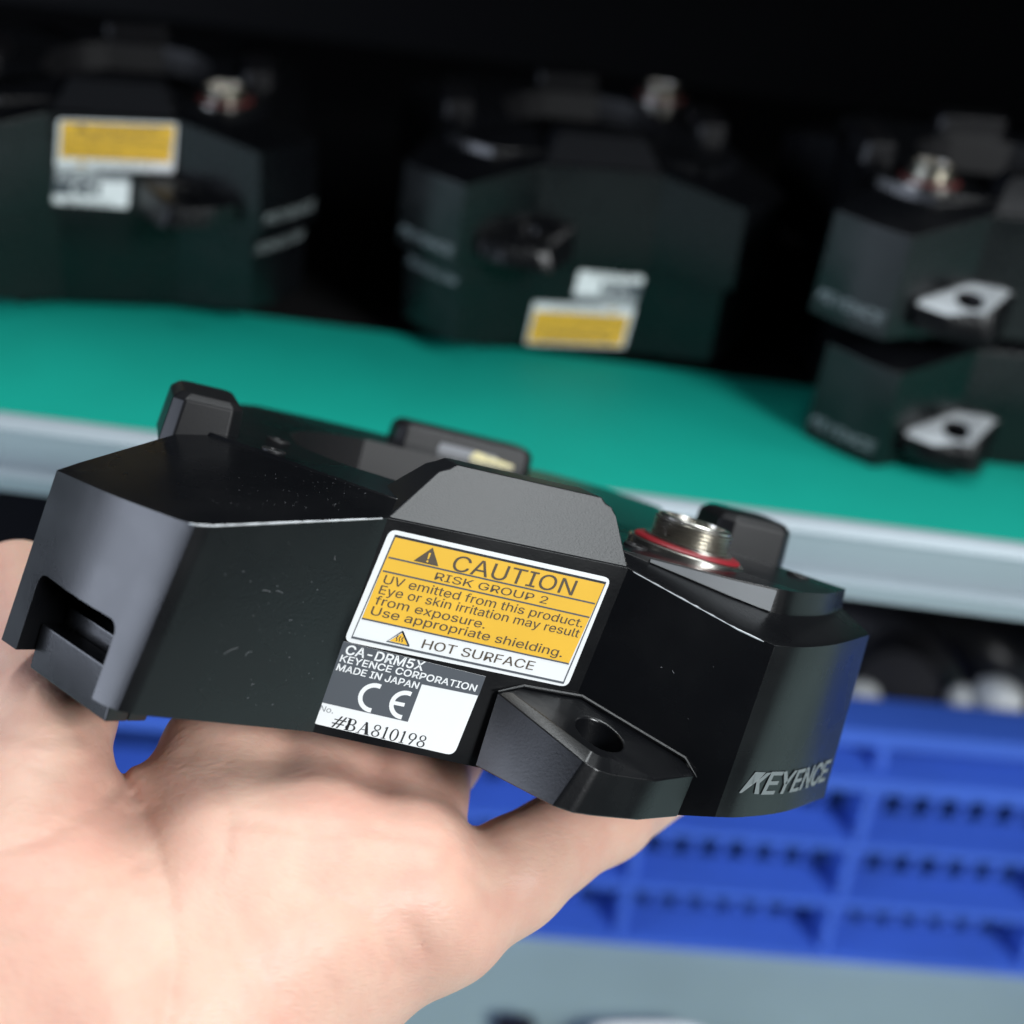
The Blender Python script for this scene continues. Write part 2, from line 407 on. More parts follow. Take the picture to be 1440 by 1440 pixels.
BACK = [((60, -30, 33), (62, 5.6), (58, -24, 36.5)), ((52, -18, 33), (53, 5), (50, -16, 36.8)), ((52, 18, 33), (53, 5), (50, 16, 36.8)), ((62, 34, 33), (63, 5), (54, 28, 36.8)),
 ((53, 50, 32.5), (54, 5), (46, 40, 36.6)), ((41, 57, 32), (42, 4.5), (36, 44, 36.2)), ((20, 48, 34), (20, 3), (19, 43, 35.6)), ((-15, 48, 33), (-16, 2), (-14, 43, 34.2)),
 ((-33, 52, 26), (-34, 2), (-27, 40, 33.2)), ((-41, 42, 25), (-42, 1.5), (-34, 30, 32.6)), ((-41, 31, 23), (-42, 1), (-36, 22, 32.0)), ((-41, 14, 23), (-42, 1), (-39, 11, 32.0)), ((-47, -17, 25), (-48, 1), (-41, -8, 32.4))]
def generic_outline():
    side = [((-56.5, -40), (-45, -30), 0), ((-49, -49), (-39, -38), 0), ((-40, -56.5), (-32, -43), 0), ((-17.5, -46), (-15, -40), 1), ((17.5, -46), (15, -40), 1), ((40, -56.5), (32, -43), 0), ((49, -49), (39, -38), 0)]
    pts = []
    for k in range(4):
        c, s = math.cos(k * math.pi / 2), math.sin(k * math.pi / 2)
        rt = lambda p: (p[0] * c - p[1] * s, p[0] * s + p[1] * c)
        for (r, i, hi) in side:
            a = rt(r); b = rt(i)
            pts.append(((*a, 33 if hi else 28), (*[a[0] * 1.015], 0.0), (*b, 35.6 if hi else 33)))
    return pts
def subdiv(pts, idx):
    """Catmull-Rom midpoints on the curved lobes"""
    n = len(pts); out = []
    A = [np.array((*p[0], p[1][0], p[1][1], *p[2]), float) for p in pts]
    for i in range(n):
        out.append(A[i])
        if i in idx:
            a, b, c, d = A[i - 1], A[i], A[(i + 1) % n], A[(i + 2) % n]
            if (i - 1) % n not in idx: a = 2 * b - c
            if (i + 1) % n not in idx: d = 2 * c - b
            for t in (.25, .5, .75):
                out.append(.5 * ((2 * b) + (-a + c) * t + (2 * a - 5 * b + 4 * c - d) * t * t + (-a + 3 * b - 3 * c + d) * t ** 3))
    return out
def housing_mesh(pts, ztop, cut=None, hole=26.5, cx=2.0, cy=1.0, bev=.32):
    n = len(pts)
    rim = [p[:3] for p in pts]
    base = [(p[3], p[1] - (0.0 if p[1] > 0 else 0.0), p[4]) for p in pts]
    inn = [p[5:8] for p in pts]
    mid = [np.array(r) * .86 + np.array(i) * .14 + np.array((0, 0, .12)) for r, i in zip(rim, inn)]
    top = [(i[0] * .995, i[1] * .995, max(ztop(i[0]), i[2] + .15)) for i in inn]
    ang = [math.atan2(i[1] - cy, i[0] - cx) for i in inn]
    circ = lambda r, z: [(cx + r * math.cos(a), cy + r * math.sin(a), z(cx + r * math.cos(a)) if callable(z) else z) for a in ang]
    bang = [math.atan2(b[1] - cy, b[0] - cx) for b in base]
    hb = [(cx + (hole + 12) * math.cos(a), cy + (hole + 12) * math.sin(a), 2.2) for a in bang]
    rings = [hb, base, rim, mid, inn, top, circ(hole, ztop), circ(hole - .6, 26.0)]
    v, f = loft(rings, closed=True)
    me = mesh_of('housing', v, f, M_BLACK)
    me.materials.append(M_PLATE); me.materials.append(M_VOID)
    for p in me.polygons:
        c_ = p.center
        if math.hypot(c_.x - cx * MM, c_.y - cy * MM) < (hole + .05) * MM and abs(p.normal.z) < .6: p.material_index = 2
    for p in me.polygons:
        if p.normal.z > .97 and p.center.z > .0340 and math.hypot(p.center.x, p.center.y) < .046: p.material_index = 1
    return bevelled(me, bev, 2, 22, 28, cut)
def foot_mesh(cx, cy, lx, ly, z0, z1, ch=1.1, taper=.8):
    r = []
    for z, k in ((z0, 0), (z1 - ch, taper * .6), (z1, taper + ch * .8)):
        a, b = lx / 2 - k, ly / 2 - k; e = min(a, b) * .32
        r.append([(cx + x, cy + y, z + .045 * x) for x, y in ((-a + e, -b), (a - e, -b), (a, -b + e), (a, b - e), (a - e, b), (-a + e, b), (-a, b - e), (-a, -b + e))])
    v, f = loft(r, cap0=True, cap1=True)
    return bevelled(mesh_of('foot', v, f, M_FOOT), .35, 2, 20, 30)
def tower_mesh(b0, b1, tops, yb):
    """sloped cover over the label panel: front polygon leaning back, body behind it"""
    fr = [b0, b1] + tops
    bk = [(p[0] * .98 + .1, max(yb, p[1] + 5), p[2] - (0.3 if i > 1 else 0)) for i, p in enumerate(fr)]
    n = len(fr); v = fr + bk
    f = [tuple(range(n)), tuple(range(2 * n - 1, n - 1, -1))] + [(i, (i + 1) % n, n + (i + 1) % n, n + i) for i in range(n)]
    return bevelled(mesh_of('sloped_cover', v, f, M_COVER), .32, 2, 20, 25)
def connector_meshes(cx, cy, z0, red=None, rg=8.5):
    red = red or M_RED
    fl = mesh_of('connector', *lathe([(0.1, z0 - 1), (9.2, z0 - 1), (9.2, z0 + .35), (8.9, z0 + .55), (7, z0 + .55), (7, z0 + 1.6), (0.1, z0 + 1.6)], 48, cx, cy), M_STEEL, 30)
    gk = mesh_of('gasket', *lathe([(6.2, z0 + .5), (rg - .2, z0 + .5), (rg, z0 + .7), (rg - .2, z0 + 1.0), (rg - .6, z0 + 1.15), (6.2, z0 + 1.15)], 48, cx, cy), red, 60)
    prof = [(4.8, z0 + 1.2)]
    z = z0 + 1.2
    prof.append((5.9, z))
    for k in range(6):
        prof += [(6.3, z + .14), (6.3, z + .20), (5.8, z + .38), (5.8, z + .44)]; z += .58
    prof += [(5.8, z + .1), (5.5, z + .35), (4.9, z + .35), (4.7, z - 2.4)]
    th = mesh_of('thread', *lathe(prof, 48, cx, cy), M_STEEL, 35)
    pin = VF()
    for k in range(5):
        a = k * 2 * math.pi / 5
        pin.add(lathe([(.01, z - 2.4), (.45, z - 2.4), (.45, z - .7), (.3, z - .5), (.01, z - .5)], 10, cx + 2.6 * math.cos(a), cy + 2.6 * math.sin(a)))
    pn = mesh_of('pins', pin.v, pin.f, M_STEEL, 35)
    return fl, [('gasket', gk), ('thread', th), ('pins', pn)]
TAB_TOP = [(5.95, -47, 13.1), (9.6, -45.6, 14.4), (18.3, -45.8, 14.9), (25, -47.6, 13.6), (33.0, -52.0, 11.6), (34.2, -55.4, 10.1), (27, -59.0, 9.3), (19.9, -60.3, 9.3), (17.5, -60.7, 9.6), (15.5, -60.2, 10.2)]
TAB_BOT = [(5.9, -47.5, 2.3), (8, -44, 2.3), (18, -44, 2.0), (25, -46, 3), (34.2, -51, 3.4), (33.4, -56, 3.9), (26, -59.6, 3.5), (18.8, -61, 3.3), (15.8, -61.4, 3.3), (13.1, -60.6, 3.4)]
def tab_meshes():
    top = [np.array(p) for p in TAB_TOP]
    hc = np.array((19.7, -53.0, 12.4))
    side = [p - np.array((0, 0, .15)) for p in top]
    c = sum(top) / len(top)
    ins = []
    for i, p in enumerate(top):
        d = c - p; k = np.linalg.norm(d)
        amt = 1.9 if i in (0, 9, 8, 7) else .5
        ins.append(p + d / k * amt + np.array((0, 0, .75 if i in (0, 9, 8, 7) else .05)))
    # best plane through the inset rim for the bore edge
    A = np.c_[[(p[0], p[1], 1) for p in ins]]; co = np.linalg.lstsq(A, np.array([p[2] for p in ins]), rcond=None)[0]
    n = 40; dense = []; sd = []; bt = []
    m = len(top)
    for k in range(n):
        t = k / n * m; i = int(t) % m; fr = t - int(t); j = (i + 1) % m
        dense.append(ins[i] * (1 - fr) + ins[j] * fr); sd.append(side[i] * (1 - fr) + side[j] * fr); bt.append(np.array(TAB_BOT[i]) * (1 - fr) + np.array(TAB_BOT[j]) * fr)
    # align bore points by angle with the first rim point, going the same way round
    a0 = math.atan2(dense[0][1] - hc[1], dense[0][0] - hc[0])
    def bore(r, dz):
        out = []
        for k in range(n):
            d = dense[k] - hc; a = math.atan2(d[1], d[0])
            x, y = hc[0] + r * math.cos(a), hc[1] + r * math.sin(a)
            out.append((x, y, co[0] * x + co[1] * y + co[2] + dz))
        return out
    v, f = loft([bt, sd, dense, bore(3.75, 0), bore(3.55, -.25), [(p[0], p[1], 2.6) for p in bore(3.5, 0)]], closed=True)
    body = bevelled(mesh_of('mounting_tab', v, f, M_BLACK), .16, 1, 30, 25)
    lip = [(5.9, -47.3, 13.2), (9.6, -46.3, 14.5), (18.3, -46.5, 15.0), (33.0, -53.5, 11.5), (34.4, -55.8, 9.9)]
    lv, lf = tube(lip, [.15, .28, .28, .30, .08], 6)
    return body, [('tab_lip', mesh_of('tab_lip', lv, lf, M_COVER, 60)), ('tab_bore', mesh_of('tab_bore', *lathe([(.01, 3.0), (3.4, 3.0), (3.4, 3.4), (.01, 3.4)], 24, hc[0], hc[1]), M_VOID))]
def logo_mesh(pts, start, length, z0, hgt, sign=1):
    """maker's lettering wrapped on the curved lobe"""
    P = [np.array(p) for p in pts]
    def at(s, z):
        q = [np.array((p[0] + (p[3] - p[0]) * (1 - (z - p[4]) / (p[2] - p[4])), p[1], z)) for p in P]
        d = 0
        for a, b in zip(q[:-1], q[1:]):
            L = np.linalg.norm((b - a)[:2])
            if d + L >= s or b is q[-1]:
                t = (s - d) / L; nrm = np.array(((b - a)[1], -(b - a)[0], 0)); nrm /= np.linalg.norm(nrm)
                return a + (b - a) * t + nrm * .14
            d += L
    v, f = glyphs('EYENCE', .022, .95)
    s = (v[:, 0] - v[:, 0].min()) / (v[:, 0].max() - v[:, 0].min()); t = v[:, 1] / CAP
    V = [(.165 + .835 * a, b) for a, b in zip(s, t)]; F = list(f)
    for poly in ([(0.0, 0), (.015, 0), (.085, .62), (.115, 1.0), (.035, 1.0)], [(.035, 1.0), (.115, 1.0), (.060, .42)], [(.078, .55), (.125, .98), (.168, 1.0), (.108, .50), (.145, 0), (.108, 0)]):
        b = len(V); V += poly; F.append(tuple(range(b, b + len(poly))))
    out = [at(start + a * length + .22 * b * hgt, z0 + b * hgt) for a, b in V]
    return mesh_of('logo_lettering', out, F, M_LOGO)

def latch_parts():
    """what shows inside the open notch of the lobe: a stepped bar"""
    t = np.array((.56, -.83, 0)); nrm = np.array((-.83, -.56, 0)); z = np.array((0, 0, 1.0))
    o = np.array((-51.2, -44.6, 0))
    def blk(a0, a1, d0, d1, z0, z1):
        P = [o + t * a - nrm * d + z * h for h in (z0, z1) for d in (d0, d1) for a in (a0, a1)]
        return P, [(0, 2, 3, 1), (4, 5, 7, 6), (0, 1, 5, 4), (2, 6, 7, 3), (0, 4, 6, 2), (1, 3, 7, 5)]
    cutp = rounded([(-9.2, -6), (9.6, -6), (9.6, 12.3), (-9.2, 12.3)], 2.0)
    cut = prism([o + t * a + nrm * 6 + z * b for a, b in cutp], -nrm * 15)
    return blk, cut
blk, cutvf = latch_parts()
cut_me = mesh_of('cut', *cutvf, M_BLACK)
MAIN = subdiv(FRONT + BACK, {0, 1, 9, 10, 11})
GEN = subdiv(generic_outline(), {0, 1, 5, 6, 7, 8, 12, 13, 14, 15, 19, 20, 21, 22, 26, 27})
zmain = lambda x: 35.0 + .045 * x
zgen = lambda x: 35.8
ME = {}
ME['housing_main'] = housing_mesh(MAIN, zmain, cut_me)
ME['housing_gen'] = housing_mesh(GEN, zgen, None, cx=0, cy=0, bev=.6)
ME['tower_main'] = tower_mesh((-15.9, -45.9, 32.2), (19.3, -45.9, 34.2), [(18.0, -38.9, 39.9), (17.3, -38.4, 41.0), (16.2, -38.2, 41.3), (15.4, -38.0, 42.0), (-6.6, -38.0, 40.85), (-7.6, -38.2, 40.1), (-9.1, -38.5, 39.3)], -29)
ME['tower_gen'] = tower_mesh((-17.3, -45.8, 32.6), (17.3, -45.8, 32.6), [(13.5, -38.5, 40), (12, -38, 41.4), (-12, -38, 41.4), (-13.5, -38.5, 40)], -29)
ME['foot_left'] = foot_mesh(-39.2, -5, 11.5, 20, 30.0, 38.2)
ME['foot_right'] = foot_mesh(56.0, -3.5, 15.0, 14, 34.0, 43.2)
ME['foot_back'] = foot_mesh(14.6, 42, 29, 11, 32.0, 39.6)
ME['foot_gl'] = foot_mesh(-40, 0, 10, 22, 33, 40.5)
ME['foot_gr'] = foot_mesh(40, 0, 10, 22, 33, 40.5)
ME['foot_gb'] = foot_mesh(0, 40, 22, 10, 33, 40.5)
ME['wl'], WL = warning_label_meshes()
ME['rl'], RL = rating_label_meshes()
ME['conn'], CONN = connector_meshes(34.6, -29.5, 36.6)
ME['conng'], CONNG = connector_meshes(30, -31, 35.8, M_RED_SHADE, 8.1)
ME['tab'], TAB = tab_meshes()
def mirrored(me):
    m2 = me.copy(); m2.transform(Matrix.Scale(-1, 4, (1, 0, 0))); m2.flip_normals(); return m2
ME['tabm'] = mirrored(ME['tab']); TABM = [(n, mirrored(m)) for n, m in TAB]
ix = [i for i, p in enumerate(MAIN) if abs(p[0] - 38.9) < .01 and p[1] < 0][0]
ME['logo_main'] = logo_mesh(MAIN[ix:ix + 13], 2.4, 28.5, 9.2, 3.3)
GR = [p for p in GEN if p[1] < 0 and p[0] >= 39.9 and p[1] <= -39.0]; GR.sort(key=lambda p: math.atan2(p[1], p[0]))
GL = [p for p in GEN if p[1] < 0 and p[0] <= -39.9 and p[1] <= -39.0]; GL.sort(key=lambda p: math.atan2(p[1], p[0]))
ME['logo_gr'] = logo_mesh(GR, 1.0, 21, 4.0, 3.0)
ME['logo_gl'] = logo_mesh(GL, 1.0, 21, 4.0, 3.0)
ME['screw'] = mesh_of('screw', *lathe([(.01, -1), (1.9, -1), (1.9, .15), (1.7, .3), (1.0, .3), (.9, -.5), (.01, -.5)], 20), M_VOID, 30)

M_MACH = mat('machined_face', (0.42, 0.45, 0.47), 0.42, metal=0.25, bump=(700, .1, .00005))
ME['tabb'] = ME['tabm'].copy(); ME['tabb'].materials.append(M_MACH)
for p in ME['tabb'].polygons:
    if p.normal.z > .85 and p.center.z > .008: p.material_index = 1
def lettered(parent, name, me, subs, mw=None):
    o = link(name, me, parent, mw)
    for n, m in subs: link(n, m, o)
    return o
def frame(loc, Rm):
    m = np.eye(4); m[:3, :3] = Rm; m[:3, 3] = loc; return Matrix(m.tolist())

# the held ring light: measured pose relative to the camera
RO = view_rot(17.5, 6.5, 18.0)
TO = np.array((-23.6682, 26.3963, 229.8446)) * MM
W_R = RC.T @ RO; W_T = RC.T @ TO + np.array((0, 0, CAM_Z))
held = bpy.data.objects.new('ring_light', None); C.objects.link(held); held.empty_display_size = .02
held.matrix_world = frame(W_T, W_R)
tag(held, 'black ring light with yellow caution label, held up in the hand', 'light', 'ring lights')
hs = link('housing', ME['housing_main'], held)
link('sloped_cover', ME['tower_main'], held)
for k in ('foot_left', 'foot_right', 'foot_back'): link('foot', ME[k], held)
lettered(held, 'warning_label', ME['wl'], WL); lettered(held, 'rating_label', ME['rl'], RL)
lettered(held, 'connector', ME['conn'], CONN); lettered(held, 'mounting_tab', ME['tab'], TAB)
link('logo_lettering', ME['logo_main'], held)
for n, a in (('latch_bar', (-9.0, 9.4, 2.6, 6.0, -1.0, 5.4)), ('latch_ledge', (-9.0, 9.4, 5.9, 8.9, -1.0, 8.0))):
    link(n, bevelled(mesh_of(n, *blk(*a), M_BLACK), .35, 2), held)
for x, y in ((-27, -7), (-29, -20), (56, -27), (24, -35)):
    link('screw', ME['screw'], held, Matrix.Translation((x * MM, y * MM, zmain(x) * MM)))
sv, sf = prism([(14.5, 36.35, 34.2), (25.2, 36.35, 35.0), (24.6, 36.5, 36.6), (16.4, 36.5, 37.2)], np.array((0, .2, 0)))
link('yellow_reflection', mesh_of('yellow_reflection', sv, sf, M_AMBER), held)  # flat yellow patch standing in for a reflection on the back foot
# the aluminium side of the connector block
bs = [(23.5, -42.75, 35.4), (29.5, -44.3, 34.8), (35.5, -45.75, 34.15), (40.5, -46.2, 33.65), (42.3, -46.33, 33.55)]
pv, pf = loft([[p for p in bs] + [(p[0], p[1] + .6, p[2]) for p in bs[::-1]], [(p[0], p[1] + .06, zmain(p[0]) - .25) for p in bs] + [(p[0], p[1] + .66, zmain(p[0]) - .25) for p in bs[::-1]]], cap0=True, cap1=True)
link('block_side', mesh_of('block_side', pv, pf, M_ALU, 40), held)
M_EDGE_HL = mat('bare_edge_highlight', (0.50, 0.52, 0.54), 0.5, metal=0.4)  # pale strips paint the rim's edge highlight, along with some bare worn metal
def highlight_edge(pts, r):
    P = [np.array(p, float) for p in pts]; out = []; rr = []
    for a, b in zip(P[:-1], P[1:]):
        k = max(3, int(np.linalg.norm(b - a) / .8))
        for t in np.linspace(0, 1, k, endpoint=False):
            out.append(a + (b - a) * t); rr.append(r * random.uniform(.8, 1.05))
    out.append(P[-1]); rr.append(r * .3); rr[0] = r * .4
    link('edge_highlight_wear', mesh_of('edge_highlight_wear', *tube(out, rr, 6), M_EDGE_HL, 60), hs)
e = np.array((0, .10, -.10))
highlight_edge([np.array(p) + e for p in ((-41.0, -55.4, 27.0), (-40.2, -55.8, 27.1), (-38.2, -55.7, 27.5), (-17.8, -47.2, 32.0), (-16.0, -46.1, 32.3))], .17)
highlight_edge([np.array(p) + e for p in ((19.4, -46.1, 34.15), (34.3, -54, 31.1), (37.5, -55.9, 30.7))], .15)
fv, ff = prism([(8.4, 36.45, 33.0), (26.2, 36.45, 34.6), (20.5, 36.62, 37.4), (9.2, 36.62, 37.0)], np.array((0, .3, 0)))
link('lit_foot_face', mesh_of('lit_foot_face', fv, ff, mat('painted_lit_face', (.17, .18, .20), .4)), held)  # grey plate painting the back foot's inner face as lit
def fibre(x, z, y, a, ln, cv):
    pts = [(x + ln * (t - .5) * math.cos(a) - cv * math.sin(a) * math.sin(t * 3.1), y(x), z + ln * (t - .5) * math.sin(a) + cv * math.cos(a) * math.sin(t * 3.1)) for t in np.linspace(0, 1, 8)]
    link('dust_fibre', mesh_of('dust_fibre', *tube(pts, .022, 5), M_DUST), hs)
yl = lambda x: -47.2 + (x + 17.8) * .446 - .1
yr = lambda x: -46 - (x - 19.2) * .53 - .1
for a in [(-29.3, 20.4, .05, 1.1, .1), (-27.6, 20.5, -.1, .9, .12), (-31.6, 12.2, .7, 1.9, .12), (-29.2, 12.0, .9, 1.0, .25), (-25, 17, .5, .4, .05), (-27.5, 8, .7, .5, .1), (-21.5, 26, 1.9, .6, .05), (-33, 22.5, .2, .25, 0), (-24, 5.5, .9, .3, .05)]: fibre(a[0], a[1], yl, a[2], a[3], a[4])
for a in [(27.3, 22.6, .1, 1.5, .15), (28.9, 22.2, -.5, 2.1, -.18), (24.6, 19.0, -1.1, 1.5, .35), (23.9, 18.3, .3, .8, .1), (21, 26, .3, .4, .05), (25.2, 25.4, 0, .3, .0), (32, 17, .5, .4, .1), (30.5, 27, .8, .3, 0), (21.8, 22.1, .2, .5, .1)]: fibre(a[0], a[1], yr, a[2], a[3], a[4])

rd = random.Random(5); sp = VF()
def speck(x, y, z, r):
    sp.add(([(x - r, y, z - r), (x + r, y, z - r * .6), (x, y, z + r), (x, y - r * .6, z)], [(0, 1, 2), (0, 1, 3), (1, 2, 3), (2, 0, 3)]))
for k in range(150):
    z = rd.uniform(5, 27); r = rd.uniform(.02, .05) * (1.8 if rd.random() < .08 else 1)
    if k % 2: x = rd.uniform(-36, -19); speck(x, yl(x) + .02, z, r)
    else: x = rd.uniform(20.5, 33.5); speck(x, yr(x) + .02, z + 2.5, r)
for k in range(60):
    t = rd.random(); a = rd.random(); p = np.array((-40, -52, 28.4)) * (1 - t) + np.array((-22, -46, 31.7)) * t; q = np.array((-30, -23, 33.6)) * (1 - t) + np.array((-17, -38, 34.2)) * t
    u = p * (1 - a) + q * a; speck(u[0], u[1], u[2] + .05, rd.uniform(.02, .05))
tag(link('dust_specks', mesh_of('dust_specks', sp.v, sp.f, M_DUST), hs), kind='stuff')

# ------------------------------------------------------------------ ring lights standing on the shelf
SHELF = 0.295
def device(label, x, y, z, yaw, flip=False, tab=None, logo=None, conn=0, lab=False, feet=True, deep=1.0, low=1.0):
    r = bpy.data.objects.new('ring_light', None); C.objects.link(r); r.empty_display_size = .02
    mtx = Matrix.Translation((x, y, z)) @ Matrix.Rotation(R_(yaw), 4, 'Z')
    if flip: mtx = mtx @ Matrix.Rotation(math.pi, 4, 'Y') @ Matrix.Diagonal((.95, .97, .83, 1))
    mtx = mtx @ Matrix.Diagonal((1, deep, low, 1))
    r.matrix_world = mtx
    tag(r, label, 'light', 'ring lights')
    link('housing', ME['housing_gen'], r)
    if feet: link('sloped_cover', ME['tower_gen'], r)
    for k in ('foot_gl', 'foot_gr', 'foot_gb') if feet else (): link('foot', ME[k], r)
    if lab: lettered(r, 'warning_label', ME['wl'], WL); lettered(r, 'rating_label', ME['rl'], RL)
    if tab == 'r': lettered(r, 'mounting_tab', ME['tab'], TAB)
    if tab == 'l': lettered(r, 'mounting_tab', ME['tabm'], TABM)
    if tab == 'b': lettered(r, 'mounting_tab', ME['tabb'], TABM)
    if logo: link('logo_lettering', ME['logo_g' + logo], r)
    if conn is not None: lettered(r, 'connector', ME['conng'], CONNG, Matrix.Rotation(R_(conn), 4, 'Z'))
    return r
def ray(px, py):
    d = RC.T @ np.array(((px - 720) / 1900, (py - 720) / 1900, 1.0)); return d
def on_plane(px, py, z):
    d = ray(px, py); k = (z - CAM_Z) / d[2]; return d[0] * k, d[1] * k
def centre_from(px, py, z, yaw, lx, ly):
    """centre of a device whose local point (lx, ly) is seen at that place"""
    x, y = on_plane(px, py, z); c, s = math.cos(R_(yaw)), math.sin(R_(yaw))
    return x - (lx * c - ly * s) * MM, y - (lx * s + ly * c) * MM
STK = 0.0305      # the lower one of a pair is the flatter model
# left stack
yw = 13.0; x, y = centre_from(162, 207, SHELF + STK + .0198, yw, 0, -46 * 1.14)
device('black ring light with upright caution label, upper of the stack at the left', x, y, SHELF + STK, yw, False, 'r', 'r', 0, True, deep=1.14, low=.86)
device('black ring light lying upside down under the left labelled one', x, y, SHELF + STK - .0002, yw, True, None, 'l', None, feet=False, deep=1.15)
# centre stack
yw = 8.0; x, y = centre_from(817, 457, SHELF + STK - .0195, yw, 0, -46 * 1.12)
device('black ring light with no label on its front, upper of the centre stack', x, y, SHELF + STK, yw, False, 'l', 'l', 90, False, deep=1.14, low=.86)
device('black ring light with upside down caution label, bottom of the centre stack', x, y, SHELF + STK - .0002, yw, True, None, 'r', None, True, feet=False, deep=1.15)
# right stack
yw = 3.0; x, y = centre_from(1185, 610, SHELF + .006, yw, -49, -49)
device('lower black ring light of the pair at the right, nearest the shelf edge', x, y, SHELF + .0005, yw, False, 'b', 'l', None, feet=False)
device('upper black ring light of the right pair, silver connector and red gasket on top', x - .006, y + .002, SHELF + .0368, yw, False, 'b', 'l', -90)

# ------------------------------------------------------------------ setting
def struct(name, vf, m, kind='structure', scale=1.0, smooth=None):
    return tag(link(name, mesh_of(name, vf[0], vf[1], m, smooth, scale)), kind=kind)
MATY = 0.386   # the mat ends under the ring lights
SY = 0.2955     # front edge of the shelf
sh = struct('shelf', box_vf(-.6, .7, SY + .004, .80, SHELF - .018, SHELF - .002), M_DARK)
link('rubber_mat', mesh_of('rubber_mat', *box_vf(-.6, .7, SY + .0065, MATY, SHELF - .0019, SHELF), M_GREEN, None, 1.0), sh)
prof = [(SY - .0005, SHELF - .0003), (SY + .0030, SHELF + .0010), (SY + .006, SHELF + .0010), (SY + .006, SHELF - .0180), (SY - .0005, SHELF - .0180), (SY - .0005, SHELF - .0142), (SY - .0030, SHELF - .0132), (SY - .0030, SHELF - .0124), (SY + .0010, SHELF - .0115), (SY + .0010, SHELF - .0070), (SY + .0004, SHELF - .0066), (SY, SHELF - .0016)]
v, f = prism([(-.6, a, b) for a, b in prof], np.array((1.3, 0, 0)))
ed = link('edge_profile', mesh_of('edge_profile', v, f, M_PROF, None, 1.0), sh)
struct('cabinet_back', box_vf(-.6, .7, .80, .81, -.02, .92), M_DARK)
struct('upper_shelf', box_vf(-.6, .7, .345, .80, .438, .452), M_DARK)
struct('floor', box_vf(-1.2, 1.4, -.6, .82, -.02, 0.0), M_FLOOR)

# ------------------------------------------------------------------ blue crate under the shelf
crate = bpy.data.objects.new('plastic_crate', None); C.objects.link(crate)
crate.matrix_world = Matrix.Translation((.10, .449, 0.0)) @ Matrix.Rotation(R_(3.5), 4, 'Z')
tag(crate, 'blue slotted plastic crate standing under the shelf', 'crate')
CX0, CX1, CH = -420, 420, 130
def cpart(name, vf, bev=.8):
    return link(name, bevelled(mesh_of(name, *vf, M_BLUE), bev, 2), crate)
def ledge(name, yf, yb, z, th, drop=2.0, lip=0):
    sec = [(yf, z - drop - th - lip), (yf, z - drop), (yb, z), (yb, z - th), (yf + 2.4, z - drop - th)]
    cpart(name, ([(x, y, q) for x in (CX0, CX1) for y, q in sec], [(0, 1, 2, 3, 4), (9, 8, 7, 6, 5)] + [(i, (i + 1) % 5, 5 + (i + 1) % 5, 5 + i) for i in range(5)]), .7)
ledge('rim', -18, 3, 131, 3.0, 1.5, 5)
ledge('flange', -22, 0, 110, 3.0, 2.0, 4)
LZ = (73, 39.5, 6.5)
for z in LZ: ledge('ledge', -20, 0, z, 3.0, 2.0, 1.5)
for za, zb in ((86, 106.8), (52.5, 69.8), (19.5, 36.3), (111, 127.8)):
    cpart('wall_strip', box_vf(CX0, CX1, 0, 2.6, za, zb), .4)
tooth = bevelled(mesh_of('tooth', *box_vf(-2.3, 2.3, .1, 2.4, 0, 13.2), M_BLUE), .4, 1)
for z0 in LZ:
    for k in range(64):
        x = CX0 + 10 + k * 12.4
        if -170 < x < 330: link('tooth', tooth, crate, Matrix.Translation((x * MM, 0, (z0 - .1) * MM)))
for k in range(-4, 4):
    xw = 62 + k * 92
    for za, zb in ((73.2, 106.9), (39.7, 69.9), (6.7, 36.4), (110.2, 127.9)):
        d = -18 if zb > 110 else -20
        cpart('web', prism([(xw - 2, d + 1.5, za - 1.6), (xw - 2, 0.1, za), (xw - 2, 0.1, zb), (xw - 2, d * .72, zb - .6)], np.array((4, 0, 0))), .5)
cpart('back_wall', box_vf(CX0, CX1, 345, 348, 0, 128)); cpart('base', box_vf(CX0, CX1, 4, 344, 0.5, 3))
o = link('shade_block', bevelled(mesh_of('shade_block', *loft([[(-400, 40, 4), (310, 40, 4), (310, 215, 4), (-400, 215, 4)], [(-405, 36, 150), (315, 36, 150), (315, 217, 150), (-405, 217, 150)], [(-395, 46, 158), (305, 46, 158), (305, 210, 158), (-395, 210, 158)]], cap0=True, cap1=True), M_DARK), 2, 2))  # black block added to make the deep shade behind the crate front
o.matrix_world = Matrix.Translation((.10, .565, 0.004)) @ Matrix.Rotation(R_(3.5), 4, 'Z')
tag(o, 'dark block added inside the blue crate for the shade under the shelf', 'shade block')
# contents of the crate showing above its rim
def world_tube(name, pts, r, m, label, cat, group=None):
    o = link(name, mesh_of(name, *tube(pts, r, 14), m, 60, 1.0)); return tag(o, label, cat, group)
def at(px, py, y):
    d = ray(px, py); k = y / d[1]; return np.array((0, 0, CAM_Z)) + d * k
def arc_pts(ps, y, n=26):
    P = [np.array(p, float) for p in ps]; P = [2 * P[0] - P[1]] + P + [2 * P[-1] - P[-2]]; out = []
    for i in range(1, len(P) - 2):
        for t in np.linspace(0, 1, 8, endpoint=False):
            a, b, c, d = P[i - 1:i + 3]
            q = .5 * ((2 * b) + (-a + c) * t + (2 * a - 5 * b + 4 * c - d) * t * t + (-a + 3 * b - 3 * c + d) * t ** 3)
            out.append(at(q[0], q[1], y + q[2]))
    return out
world_tube('air_hose', arc_pts([(1150, 865, .02), (1230, 880, .01), (1290, 925, 0), (1320, 985, .005), (1325, 1060, .02)], .515), .0135, M_HOSE, 'thick black hose bent over inside the blue crate, nearest the ring light', 'hose', 'hoses in the crate')
